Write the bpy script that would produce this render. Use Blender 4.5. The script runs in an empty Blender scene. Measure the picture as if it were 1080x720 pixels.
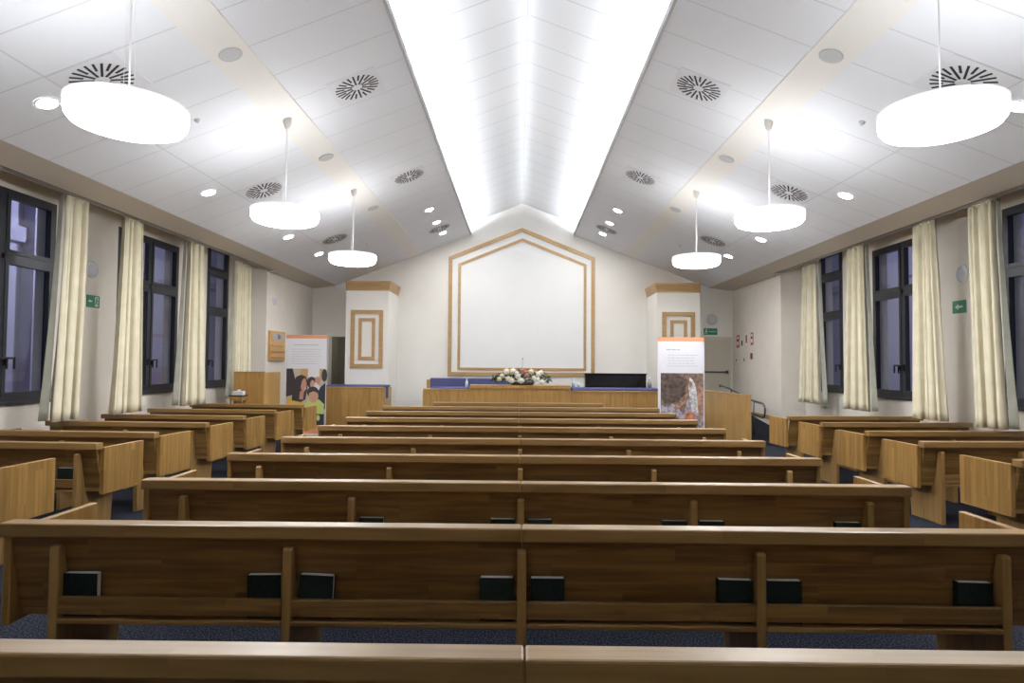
import bpy, bmesh, math, random
from mathutils import Vector, Matrix
random.seed(7)
SC = bpy.context.scene
COL = SC.collection
PI = math.pi
CX = 0.08                      # centre line of the hall
ALPHA = math.atan(0.3885)      # pitch of the ceiling slopes
YB, YF = -3.6, 16.8            # back and front wall
def zceil(xc): return 5.005 - 0.3885 * (abs(xc) - 1.365)

# ------------------------------------------------------------------ materials
MATS = {}
def pbr(name, col, rough=0.5, metal=0.0, spec=0.5):
    m = bpy.data.materials.new(name); m.use_nodes = True
    b = m.node_tree.nodes['Principled BSDF']
    b.inputs['Base Color'].default_value = (*col, 1); b.inputs['Roughness'].default_value = rough
    b.inputs['Metallic'].default_value = metal; b.inputs['Specular IOR Level'].default_value = spec
    MATS[name] = m
    return m
def emit(name, col, s):
    m = bpy.data.materials.new(name); m.use_nodes = True
    nt = m.node_tree; nt.nodes.remove(nt.nodes['Principled BSDF'])
    e = nt.nodes.new('ShaderNodeEmission'); e.inputs[0].default_value = (*col, 1); e.inputs[1].default_value = s
    nt.links.new(e.outputs[0], nt.nodes['Material Output'].inputs[0])
    MATS[name] = m
    return m
def math_node(nt, op, a, b=None):
    n = nt.nodes.new('ShaderNodeMath'); n.operation = op
    for i, v in enumerate((a, b)):
        if v is None: continue
        if isinstance(v, (int, float)): n.inputs[i].default_value = v
        else: nt.links.new(v, n.inputs[i])
    return n.outputs[0]
def mixrgb(nt, mode, fac, a, b):
    n = nt.nodes.new('ShaderNodeMix'); n.data_type = 'RGBA'; n.blend_type = mode
    for k, v in ((0, fac), (6, a), (7, b)):
        if isinstance(v, (int, float)): n.inputs[k].default_value = v
        elif isinstance(v, tuple): n.inputs[k].default_value = (*v, 1)
        else: nt.links.new(v, n.inputs[k])
    return n.outputs[2]
def mottled(name, c1, c2, scale, rough=0.9, detail=4.0, spec=0.3, lo=0.35, hi=0.65, bump=0.0):
    m = pbr(name, c1, rough, 0, spec); nt = m.node_tree; b = nt.nodes['Principled BSDF']
    tc = nt.nodes.new('ShaderNodeTexCoord'); nz = nt.nodes.new('ShaderNodeTexNoise')
    nz.inputs['Scale'].default_value = scale; nz.inputs['Detail'].default_value = detail
    nt.links.new(tc.outputs['Object'], nz.inputs['Vector'])
    r = nt.nodes.new('ShaderNodeValToRGB')
    r.color_ramp.elements[0].position = lo; r.color_ramp.elements[0].color = (*c1, 1)
    r.color_ramp.elements[1].position = hi; r.color_ramp.elements[1].color = (*c2, 1)
    nt.links.new(nz.outputs[0], r.inputs[0]); nt.links.new(r.outputs[0], b.inputs['Base Color'])
    if bump:
        bp = nt.nodes.new('ShaderNodeBump'); bp.inputs['Strength'].default_value = bump
        nt.links.new(nz.outputs[0], bp.inputs['Height']); nt.links.new(bp.outputs[0], b.inputs['Normal'])
    return m
def wood(name, axis, c1, c2, stave=0.09, across='Z', rough=0.38, var=0.22):
    """oak: grain runs along `axis`, glued staves side by side along `across`"""
    m = pbr(name, c1, rough, 0, 0.5); nt = m.node_tree; b = nt.nodes['Principled BSDF']
    tc = nt.nodes.new('ShaderNodeTexCoord'); oi = nt.nodes.new('ShaderNodeObjectInfo')
    sep = nt.nodes.new('ShaderNodeSeparateXYZ'); nt.links.new(tc.outputs['Object'], sep.inputs[0])
    st = math_node(nt, 'FLOOR', math_node(nt, 'DIVIDE', sep.outputs[across], stave))
    al = math_node(nt, 'FLOOR', math_node(nt, 'ADD', math_node(nt, 'DIVIDE', sep.outputs[axis], 0.9), math_node(nt, 'MULTIPLY', st, 0.37)))
    wn = nt.nodes.new('ShaderNodeTexWhiteNoise'); wn.noise_dimensions = '3D'
    cb = nt.nodes.new('ShaderNodeCombineXYZ'); nt.links.new(st, cb.inputs[0]); nt.links.new(al, cb.inputs[1]); nt.links.new(oi.outputs['Random'], cb.inputs[2])
    nt.links.new(cb.outputs[0], wn.inputs['Vector'])
    mp = nt.nodes.new('ShaderNodeMapping')
    mp.inputs['Scale'].default_value = tuple(1.6 if a == axis else 26.0 for a in 'XYZ')
    ad = nt.nodes.new('ShaderNodeVectorMath'); ad.operation = 'ADD'
    sc = nt.nodes.new('ShaderNodeVectorMath'); sc.operation = 'SCALE'; sc.inputs['Scale'].default_value = 7.0
    nt.links.new(wn.outputs['Color'], sc.inputs[0]); nt.links.new(tc.outputs['Object'], ad.inputs[0]); nt.links.new(sc.outputs[0], ad.inputs[1])
    nt.links.new(ad.outputs[0], mp.inputs[0])
    nz = nt.nodes.new('ShaderNodeTexNoise'); nz.inputs['Scale'].default_value = 1.0; nz.inputs['Detail'].default_value = 6; nz.inputs['Distortion'].default_value = 0.6
    nt.links.new(mp.outputs[0], nz.inputs['Vector'])
    r = nt.nodes.new('ShaderNodeValToRGB')
    r.color_ramp.elements[0].position = 0.32; r.color_ramp.elements[0].color = (*c1, 1)
    r.color_ramp.elements[1].position = 0.68; r.color_ramp.elements[1].color = (*c2, 1)
    nt.links.new(nz.outputs[0], r.inputs[0])
    v = math_node(nt, 'ADD', math_node(nt, 'MULTIPLY', wn.outputs['Value'], 2 * var), 1 - var)
    cv = nt.nodes.new('ShaderNodeCombineXYZ')
    for k in range(3): nt.links.new(v, cv.inputs[k])
    nt.links.new(mixrgb(nt, 'MULTIPLY', 1.0, r.outputs[0], cv.outputs[0]), b.inputs['Base Color'])
    return m
def tiles(name, col, seam, y0, xs, w=0.0075):
    """ceiling boards: joints every 0.6 m along the hall and at given distances from the centre line"""
    m = pbr(name, col, 0.75, 0, 0.3); nt = m.node_tree; b = nt.nodes['Principled BSDF']
    g = nt.nodes.new('ShaderNodeNewGeometry'); sep = nt.nodes.new('ShaderNodeSeparateXYZ'); nt.links.new(g.outputs['Position'], sep.inputs[0])
    fr = math_node(nt, 'FRACT', math_node(nt, 'DIVIDE', math_node(nt, 'SUBTRACT', sep.outputs['Y'], y0), 0.6))
    d = math_node(nt, 'ABSOLUTE', math_node(nt, 'SUBTRACT', fr, 0.5))
    mask = math_node(nt, 'GREATER_THAN', d, 0.5 - w / 0.6)
    ax = math_node(nt, 'ABSOLUTE', math_node(nt, 'SUBTRACT', sep.outputs['X'], CX))
    for x in xs:
        k = math_node(nt, 'LESS_THAN', math_node(nt, 'ABSOLUTE', math_node(nt, 'SUBTRACT', ax, x)), w)
        mask = math_node(nt, 'MAXIMUM', mask, k)
    nt.links.new(mixrgb(nt, 'MIX', mask, col, seam), b.inputs['Base Color'])
    return m

OAK_H = wood('oak_horizontal', 'X', (0.120, 0.063, 0.018), (0.270, 0.15, 0.049), 0.11, 'Z', var=0.14)
OAK_CAP = wood('oak_cap', 'X', (0.200, 0.112, 0.036), (0.28, 0.165, 0.055), 0.2, 'Y', 0.36, var=0.08)
OAK_CAP.node_tree.nodes['Principled BSDF'].inputs['Specular IOR Level'].default_value = 0.55
OAK_V = wood('oak_vertical', 'Z', (0.212, 0.113, 0.029), (0.335, 0.191, 0.056), 0.075, 'Y', var=0.18)
OAK_LEG = wood('oak_leg', 'Z', (0.25, 0.143, 0.047), (0.37, 0.222, 0.08), 0.09, 'Y', var=0.12)
OAK_PANEL = wood('oak_panelling', 'Z', (0.30, 0.16, 0.043), (0.42, 0.242, 0.074), 0.25, 'X', var=0.06)
OAK_PANEL_Y = wood('oak_panelling_side', 'Z', (0.36, 0.21, 0.07), (0.48, 0.295, 0.11), 0.25, 'Y', var=0.06)
OAK_TRIM = wood('oak_trim', 'X', (0.37, 0.225, 0.095), (0.46, 0.295, 0.135), 0.3, 'Y', var=0.05)
OAK_BOARD = wood('oak_board', 'Z', (0.50, 0.27, 0.09), (0.60, 0.36, 0.14), 0.3, 'Y', var=0.05)
WALL = mottled('wall_paint', (0.76, 0.72, 0.655), (0.79, 0.75, 0.685), 3, 0.85, spec=0.2)
WALLF = mottled('front_wall_paint', (0.80, 0.785, 0.745), (0.82, 0.805, 0.765), 3, 0.85, spec=0.2)
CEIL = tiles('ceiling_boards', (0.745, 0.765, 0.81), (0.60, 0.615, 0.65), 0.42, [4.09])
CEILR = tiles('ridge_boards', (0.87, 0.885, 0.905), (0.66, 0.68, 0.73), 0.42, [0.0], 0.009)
BAND = pbr('plaster_band', (0.765, 0.752, 0.727), 0.8)
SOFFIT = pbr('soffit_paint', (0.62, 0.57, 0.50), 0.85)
WHITE = pbr('white_paint', (0.8, 0.8, 0.8), 0.5)
PANELW = mottled('panel_white', (0.80, 0.815, 0.82), (0.815, 0.83, 0.835), 2, 0.7)
CARPET = mottled('carpet', (0.004, 0.005, 0.009), (0.062, 0.067, 0.094), 95, 0.97, 2, 0.1, 0.46, 0.70, 0.3)
BLUE = mottled('blue_upholstery', (0.075, 0.08, 0.19), (0.11, 0.115, 0.25), 120, 0.95, 2, 0.1)
FRAME = pbr('dark_window_metal', (0.045, 0.048, 0.058), 0.4, 0.3)
BLACK = pbr('black_plastic', (0.012, 0.012, 0.014), 0.4)
GLOSS = pbr('black_lacquer', (0.008, 0.008, 0.010), 0.12)
SLOT = pbr('slot_black', (0.012, 0.013, 0.017), 0.6)
METAL = pbr('rail_steel', (0.10, 0.11, 0.12), 0.35, 0.8)
TRACK = pbr('track_grey', (0.62, 0.62, 0.62), 0.4, 0.2)
GRILLE = mottled('speaker_grille', (0.48, 0.50, 0.51), (0.54, 0.56, 0.57), 90, 0.7)
SPKW = mottled('wall_speaker_white', (0.60, 0.61, 0.68), (0.64, 0.65, 0.72), 90, 0.7)
DOORM = pbr('door_paint', (0.55, 0.51, 0.43), 0.6)
DOORF = pbr('door_frame_paint', (0.60, 0.56, 0.48), 0.6)
CURT = mottled('curtain_cream', (0.66, 0.615, 0.46), (0.73, 0.685, 0.53), 5, 0.9, spec=0.1)
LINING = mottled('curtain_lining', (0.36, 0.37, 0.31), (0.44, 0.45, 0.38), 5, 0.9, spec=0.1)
COVER = mottled('book_cover', (0.004, 0.011, 0.011), (0.008, 0.022, 0.021), 60, 0.35)
PAGES = pbr('book_pages', (0.85, 0.84, 0.81), 0.8)
GREEN = pbr('exit_green', (0.01, 0.22, 0.12), 0.45)
SIGNW = pbr('sign_white', (0.75, 0.82, 0.78), 0.5)
RED = pbr('notice_red', (0.42, 0.06, 0.06), 0.5)
ORANGE = pbr('banner_orange', (0.58, 0.26, 0.135), 0.6)
PRINTW = pbr('banner_white', (0.62, 0.62, 0.67), 0.55)
INK = pbr('banner_ink', (0.38, 0.38, 0.42), 0.6)
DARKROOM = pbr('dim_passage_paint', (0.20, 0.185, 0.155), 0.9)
BOTTLE = pbr('bottle_blue', (0.50, 0.66, 0.76), 0.2)
BOTTLEG = pbr('bottle_grey', (0.30, 0.30, 0.31), 0.4)
FACADE = mottled('outside_render', (0.42, 0.40, 0.50), (0.48, 0.46, 0.56), 1.5, 0.9)
def flat(c): 
    k = 'print_%d_%d_%d' % tuple(int(x * 255) for x in c)
    return MATS.get(k) or pbr(k, c, 0.6)
L_PEND = emit('pendant_diffuser', (0.985, 0.99, 1.0), 34.0)
L_UP = emit('pendant_uplight', (0.98, 0.99, 1.0), 2.0)
RIM_GLOW = emit('pendant_rim_glow', (0.98, 0.99, 1.0), 0.9)  # faint glow put into the rim so its outline reads white
L_COVE = emit('cove_led', (0.90, 0.95, 1.0), 290.0)
L_DOWN = emit('downlight_lens', (1.0, 0.98, 0.95), 320.0)
def glass_mat():
    m = bpy.data.materials.new('window_glass'); m.use_nodes = True; nt = m.node_tree
    nt.nodes.remove(nt.nodes['Principled BSDF'])
    t = nt.nodes.new('ShaderNodeBsdfTransparent'); t.inputs[0].default_value = (0.8, 0.82, 0.88, 1)
    g = nt.nodes.new('ShaderNodeBsdfGlossy'); g.inputs['Roughness'].default_value = 0.03
    lw = nt.nodes.new('ShaderNodeLayerWeight')      # mirror share grows towards grazing view, like any pane
    k = math_node(nt, 'ADD', math_node(nt, 'MULTIPLY', math_node(nt, 'POWER', lw.outputs['Facing'], 4.0), 0.5), 0.05)
    mx = nt.nodes.new('ShaderNodeMixShader')
    nt.links.new(k, mx.inputs[0]); nt.links.new(t.outputs[0], mx.inputs[1]); nt.links.new(g.outputs[0], mx.inputs[2])
    nt.links.new(mx.outputs[0], nt.nodes['Material Output'].inputs[0])
    return m
GLASS = glass_mat()

# ------------------------------------------------------------------ mesh helpers
class MB:
    def __init__(s): s.bm = bmesh.new()
    def box(s, x0, x1, y0, y1, z0, z1, bev=0.0, M=None, mi=0):
        t = bmesh.new(); bmesh.ops.create_cube(t, size=1.0)
        for v in t.verts:
            v.co = Vector(((x0 + x1) / 2 + v.co.x * abs(x1 - x0), (y0 + y1) / 2 + v.co.y * abs(y1 - y0), (z0 + z1) / 2 + v.co.z * abs(z1 - z0)))
        if bev: bmesh.ops.bevel(t, geom=t.edges[:], offset=bev, segments=2, affect='EDGES', profile=0.5)
        return s.merge(t, M, mi)
    def merge(s, t, M=None, mi=0):
        if M is not None: t.transform(M)
        for f in t.faces: f.material_index = mi
        me = bpy.data.meshes.new('tmp'); t.to_mesh(me); t.free()
        n0 = len(s.bm.faces); s.bm.from_mesh(me); bpy.data.meshes.remove(me)
        return s
    def prism(s, pts, axis, a0, a1, bev=0.0, M=None, mi=0):
        """polygon pts in the plane normal to axis, extruded a0..a1"""
        t = bmesh.new()
        def P(p, a):
            return {'x': (a, p[0], p[1]), 'y': (p[0], a, p[1]), 'z': (p[0], p[1], a)}[axis]
        A = [t.verts.new(P(p, a0)) for p in pts]; B = [t.verts.new(P(p, a1)) for p in pts]
        t.faces.new(A); t.faces.new(B[::-1]); n = len(pts)
        for i in range(n): t.faces.new((A[i], B[i], B[(i + 1) % n], A[(i + 1) % n]))
        bmesh.ops.recalc_face_normals(t, faces=t.faces[:])
        if bev: bmesh.ops.bevel(t, geom=t.edges[:], offset=bev, segments=2, affect='EDGES', profile=0.5)
        return s.merge(t, M, mi)
    def lathe(s, prof, seg=40, M=None, mi=0):
        t = bmesh.new(); rings = []
        for r, z in prof:
            if r < 1e-6: rings.append([t.verts.new((0, 0, z))])
            else: rings.append([t.verts.new((r * math.cos(2 * PI * k / seg), r * math.sin(2 * PI * k / seg), z)) for k in range(seg)])
        for a, b in zip(rings, rings[1:]):
            for k in range(seg):
                q = [a[k % len(a)], a[(k + 1) % len(a)], b[(k + 1) % len(b)], b[k % len(b)]]
                u = []
                for v in q:
                    if v not in u: u.append(v)
                if len(u) >= 3: t.faces.new(u)
        bmesh.ops.recalc_face_normals(t, faces=t.faces[:])
        return s.merge(t, M, mi)
    def tube(s, pts, r, seg=10, mi=0, radii=None):
        t = bmesh.new(); pts = [Vector(p) for p in pts]; rings = []
        for i, p in enumerate(pts):
            d = (pts[min(i + 1, len(pts) - 1)] - pts[max(i - 1, 0)]).normalized()
            up = Vector((0, 0, 1)) if abs(d.z) < 0.9 else Vector((1, 0, 0))
            u = d.cross(up).normalized(); w = d.cross(u); rr = radii[i] if radii else r
            rings.append([t.verts.new(p + rr * (u * math.cos(2 * PI * k / seg) + w * math.sin(2 * PI * k / seg))) for k in range(seg)])
        for a, b in zip(rings, rings[1:]):
            for k in range(seg): t.faces.new((a[k], a[(k + 1) % seg], b[(k + 1) % seg], b[k]))
        t.faces.new(rings[0]); t.faces.new(rings[-1])
        bmesh.ops.recalc_face_normals(t, faces=t.faces[:])
        return s.merge(t, None, mi)
    def ball(s, c, r, sub=2, sq=(1, 1, 1), jit=0.0, mi=0):
        t = bmesh.new(); bmesh.ops.create_icosphere(t, subdivisions=sub, radius=r)
        for v in t.verts:
            k = 1 + random.uniform(-jit, jit)
            v.co = Vector((c[0] + v.co.x * sq[0] * k, c[1] + v.co.y * sq[1] * k, c[2] + v.co.z * sq[2] * k))
        return s.merge(t, None, mi)
    def frame(s, pts, w, y0, y1, mi=0):
        """mitred ring of width w inside the convex polygon pts (x,z, counter-clockwise), from depth y0 to y1"""
        n = len(pts); P = [Vector(p) for p in pts]; Q = []
        for i in range(n):
            a, b, c = P[i - 1], P[i], P[(i + 1) % n]
            d1 = (b - a).normalized(); d2 = (c - b).normalized()
            n1 = Vector((-d1.y, d1.x)); n2 = Vector((-d2.y, d2.x))
            m = (n1 + n2).normalized(); Q.append(b + m * (w / max(0.2, m.dot(n1))))
        t = bmesh.new()
        for i in range(n):
            j = (i + 1) % n
            quad = [P[i], P[j], Q[j], Q[i]]
            A = [t.verts.new((q.x, y0, q.y)) for q in quad]; B = [t.verts.new((q.x, y1, q.y)) for q in quad]
            t.faces.new(A); t.faces.new(B[::-1])
            for k in range(4): t.faces.new((A[k], B[k], B[(k + 1) % 4], A[(k + 1) % 4]))
        bmesh.ops.recalc_face_normals(t, faces=t.faces[:])
        return s.merge(t, None, mi)
    def build(s, name, mats, parent=None, smooth=False):
        me = bpy.data.meshes.new(name)
        bmesh.ops.remove_doubles(s.bm, verts=s.bm.verts[:], dist=1e-6) if False else None
        s.bm.to_mesh(me); s.bm.free()
        for m in (mats if isinstance(mats, (list, tuple)) else [mats]): me.materials.append(m)
        if smooth:
            for p in me.polygons: p.use_smooth = True
        o = bpy.data.objects.new(name, me); COL.objects.link(o)
        if parent is not None: o.parent = parent
        return o
def smooth_auto(o, deg=40):
    for p in o.data.polygons: p.use_smooth = True
    try: o.data.set_sharp_from_angle(angle=math.radians(deg))
    except Exception: pass
    return o
def tag(o, label, cat, group=None):
    o['label'] = label; o['category'] = cat
    if group: o['group'] = group
    return o
def struct(o): o['kind'] = 'structure'; return o
def empty(name, loc=(0, 0, 0), rot=(0, 0, 0)):
    o = bpy.data.objects.new(name, None); COL.objects.link(o); o.location = loc; o.rotation_euler = rot
    o.empty_display_size = 0.1
    return o
def thing(name, label, cat, loc=(0, 0, 0), rot=(0, 0, 0), group=None): return tag(empty(name, loc, rot), label, cat, group)
def dup(root, loc, rot, label, group=None):
    r = root.copy(); COL.objects.link(r); r.location = loc; r.rotation_euler = rot; r['label'] = label
    if group: r['group'] = group
    for ch in list(root.children):
        c = ch.copy(); COL.objects.link(c); c.parent = r
        for g in list(ch.children):
            d = g.copy(); COL.objects.link(d); d.parent = c
    return r

# ------------------------------------------------------------------ the hall
XW, XJ, XE, XS, XP = 6.09, 5.57, 4.93, 1.365, 5.40   # window wall, front jog wall, slope edge, ridge opening, soffit edge
YJ = 13.73
struct(MB().box(-7.5, 7.7, YB - 0.3, YF + 0.3, -0.15, 0).build('floor', CARPET))
# podium platform and the ramp beside it
f2 = struct(MB().prism([(-XJ + CX, 14.72), (-3.09, 14.72), (-3.09, 14.12), (3.2, 14.12), (3.2, 14.82), (4.62, 14.82), (4.62, YF), (-XJ + CX, YF)], 'z', 0, 0.42).build('floor', CARPET))
f3 = struct(MB().prism([(12.45, 0), (YF, 0), (YF, 0.42), (15.4, 0.36)], 'x', 4.64, XJ + CX).build('floor', CARPET))
# windows: (near edge, far edge, sill, head, mullion or None, transoms)
WINS = [(6.46, 8.12, 1.06, 3.58, 7.29, [2.78]), (9.40, 11.10, 1.06, 3.58, 10.25, [2.78]), (12.13, 13.03, 1.08, 3.86, None, [3.34, 2.56])]
for sg, nm in ((-1, 'wall_left'), (1, 'wall_right')):
    b = MB(); xa, xb = CX + sg * XW, CX + sg * (XW + 0.25); x0, x1 = min(xa, xb), max(xa, xb)
    ys = YB
    for (a, c, s0, h, mu, tr) in WINS:
        b.box(x0, x1, ys, a, 0, 3.95); b.box(x0, x1, a, c, 0, s0); b.box(x0, x1, a, c, h, 3.95); ys = c
    b.box(x0, x1, ys, YJ + 0.25, 0, 3.95)
    # return wall and the wall in front of it, which stands further in
    xj = CX + sg * XJ; b.box(min(xj, x0 if sg > 0 else x1), max(xj, x0 if sg > 0 else x1), YJ, YF + 0.25, 0, 3.95)
    struct(b.build(nm, WALL))
# front wall with the passage opening on the left
b = MB()
OX0, OX1, OZ = -5.03, -4.31, 2.26
top = zceil(0) + 0.6
zj = 3.95
b.prism([(-XW + CX, 0), (OX0, 0), (OX0, zj), (-XW + CX, zj)], 'y', YF, YF + 0.25)
b.prism([(OX0, OZ), (OX1, OZ), (OX1, zj), (OX0, zj)], 'y', YF, YF + 0.25)
b.prism([(OX1, 0), (XW + CX, 0), (XW + CX, zj), (OX1, zj)], 'y', YF, YF + 0.25)
b.prism([(-XW + CX, zj), (XW + CX, zj), (CX, 6.3)], 'y', YF, YF + 0.25)
struct(b.build('wall_front', WALLF))
b = MB()
b.box(OX0 - 0.3, OX1 + 0.6, YF + 2.0, YF + 2.1, 0.42, 2.7); b.box(OX0 - 0.4, OX0 - 0.3, YF + 0.25, YF + 2.1, 0.42, 2.7)
b.box(OX1 + 0.6, OX1 + 0.7, YF + 0.25, YF + 2.1, 0.42, 2.7); b.box(OX0 - 0.4, OX1 + 0.7, YF + 0.25, YF + 2.1, 2.6, 2.7); b.box(OX0 - 0.4, OX1 + 0.7, YF + 0.25, YF + 2.1, 0.3, 0.42)
struct(b.build('wall_passage', DARKROOM))
struct(MB().prism([(-XW - 0.3 + CX, 0), (XW + 0.3 + CX, 0), (XW + 0.3 + CX, zj), (CX, 6.3), (-XW - 0.3 + CX, zj)], 'y', YB - 0.25, YB).build('wall_back', WALL))
l = bpy.data.lights.new('passage_fill', 'POINT'); l.energy = 14; l.color = (1, .95, .85); l.shadow_soft_size = .15  # unseen fill light, added to lift the darkness in the passage
o = bpy.data.objects.new('passage_fill', l); COL.objects.link(o); o.location = (OX1 + .2, YF + 1.2, 2.35)
# ceiling: two slopes, soffits with a curtain pocket, and the raised lit ridge
for sg in (-1, 1):
    X = lambda xc: CX + sg * xc
    t = 0.05
    struct(MB().prism([(X(XS), zceil(XS)), (X(XE), zceil(XE)), (X(XE), zceil(XE) + t), (X(XS), zceil(XS) + t)], 'y', YB, YF).build('ceiling', CEIL))
    b = MB()
    b.prism([(X(XE), zceil(XE)), (X(XP), 3.56), (X(XP), 3.9), (X(XP) - sg * 0.03, 3.9), (X(XP) - sg * 0.03, 3.60), (X(XE), zceil(XE) + 0.03)], 'y', YB, YF)
    b.prism([(X(XP), 3.56), (X(XJ), 3.54), (X(XJ), 3.6), (X(XP), 3.6)], 'y', YJ, YF)
    b.prism([(X(XP), 3.88), (X(XW + .2), 3.88), (X(XW + .2), 3.94), (X(XP), 3.94)], 'y', YB, YJ)
    struct(b.build('ceiling', SOFFIT))
    up = 0.30
    b = MB()
    zr = lambda xc: zceil(xc) + up
    b.prism([(X(0), zr(0)), (X(1.82), zr(1.82)), (X(1.82), zr(1.82) + .05), (X(0), zr(0) + .05)], 'y', YB, YF)
    b.prism([(X(1.78), zceil(1.78) + .051), (X(1.82), zceil(1.82) + .051), (X(1.82), zr(1.82)), (X(1.78), zr(1.78))], 'y', YB, YF)
    struct(b.build('ceiling', CEILR))
    # plaster band along each slope
    k = MB()
    k.prism([(X(2.625), zceil(2.625) - .009), (X(2.975), zceil(2.975) - .009), (X(2.975), zceil(2.975) + .004), (X(2.625), zceil(2.625) + .004)], 'y', YB, YF)
    struct(k.build('trim_1' if sg < 0 else 'trim_2', BAND))
    # lip on the ridge opening
    k = MB()
    k.prism([(X(XS - 0.004), zceil(XS) - .006), (X(XS + 0.022), zceil(XS + .022) - .012), (X(XS + 0.022), zceil(XS) + .05), (X(XS - 0.004), zceil(XS) + .075)], 'y', YB, YF)
    struct(k.build('trim_3' if sg < 0 else 'trim_4', pbr('lip_grey', (0.45, 0.45, 0.46), 0.6) if 'lip_grey' not in MATS else MATS['lip_grey']))
    # cove lamp strip lying on top of the slope, hidden behind the lip
    side = 'left' if sg < 0 else 'right'
    z0 = zceil(1.56) + .055
    k = MB(); k.box(X(1.59) - .035, X(1.59) + .035, YB + .1, YF - .1, z0 - .02, z0)
    k.prism([(X(1.56), z0 + .024), (X(1.62), z0 + .0005), (X(1.56), z0 + .0005)], 'y', YB + .1, YF - .1)
    k.prism([(X(1.561), z0 + .0255), (X(1.621), z0 + .002), (X(1.62), z0 + .001), (X(1.56), z0 + .0245)], 'y', YB + .1, YF - .1, mi=1)
    tag(k.build('cove_light', [TRACK, L_COVE]), 'long white cove light strip behind the %s edge of the bright ceiling ridge' % side, 'light', 'cove lights along the ceiling ridge')
    # curtain track
    k = MB(); k.box(X(5.55) - .013, X(5.55) + .013, 5.0, YJ - .03, 3.575, 3.60)
    k.box(X(5.48) - .01, X(5.48) + .01, 5.0, YJ - .03, 3.57, 3.60)
    for yy in [5.3 + 1.2 * i for i in range(7)]: k.box(X(5.40), X(5.56), yy, yy + .03, 3.60, 3.615)
    tag(k.build('curtain_track', TRACK), 'long pale curtain track under the soffit of the %s window wall' % side, 'curtain rail', 'curtain tracks')

# windows
wn = 0
def pane(b_, x, y0, y1, z0, z1): b_.box(x - .004, x + .004, y0, y1, z0, z1)
for sg in (-1, 1):
    for (a, c, s0, h, mu, tr) in WINS:
        wn += 1
        xi = CX + sg * (XW - 0.005); xo = CX + sg * (XW + 0.075); x0, x1 = min(xi, xo), max(xi, xo); xm = CX + sg * (XW + 0.04)
        r = struct(empty('window_%d' % wn, (0, 0, 0)))
        b = MB(); fw = 0.055
        b.box(x0, x1, a, a + fw, s0, h); b.box(x0, x1, c - fw, c, s0, h); b.box(x0, x1, a + fw, c - fw, s0, s0 + fw + .02); b.box(x0, x1, a + fw, c - fw, h - fw, h)
        b.box(min(xi, xi - sg * .03), max(xi, xi - sg * .03), a - .0, c + .0, s0 - .025, s0 + .012)
        for tz in tr: b.box(x0, x1, a + fw, c - fw, tz - .035, tz + .035)
        if mu: b.box(x0, x1, mu - .03, mu + .03, s0 + fw, h - fw)
        struct(b.build('window_frame', FRAME, r))
        xs = [a + fw, mu - .03, mu + .03, c - fw] if mu else [a + fw, c - fw]
        zs = [s0 + fw + .02] + [q for tz in sorted(tr) for q in (tz - .035, tz + .035)] + [h - fw]
        for i in range(0, len(xs), 2):
            for j in range(0, len(zs), 2):
                y0, y1, z0, z1 = xs[i], xs[i + 1], zs[j], zs[j + 1]
                sb = MB(); w = 0.05; q0, q1 = (x0 + .02 if sg < 0 else x0 - .012), (x1 + .012 if sg < 0 else x1 - .02)
                sb.box(q0, q1, y0, y0 + w, z0, z1); sb.box(q0, q1, y1 - w, y1, z0, z1); sb.box(q0, q1, y0 + w, y1 - w, z0, z0 + w); sb.box(q0, q1, y0 + w, y1 - w, z1 - w, z1)
                so = struct(sb.build('sash', FRAME, r))
                pb = MB(); pane(pb, xm, y0 + w, y1 - w, z0 + w, z1 - w); struct(pb.build('pane', GLASS, so))
                if j == 0:
                    hy = (y0 + .025) if (i == len(xs) - 2) else (y1 - .025)
                    hb = MB(); xx = xi - sg * .012
                    hb.box(min(xx, xx - sg * .03), max(xx, xx - sg * .03), hy - .012, hy + .012, 1.50, 1.60, .003)
                    hb.box(min(xx - sg * .03, xx - sg * .05), max(xx - sg * .03, xx - sg * .05), hy - .012, hy + .11, 1.575, 1.60, .004)
                    hb.box(min(xx - sg * .03, xx - sg * .05), max(xx - sg * .03, xx - sg * .05), hy + .088, hy + .11, 1.46, 1.60, .004)
                    struct(hb.build('handle', BLACK, so))

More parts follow.
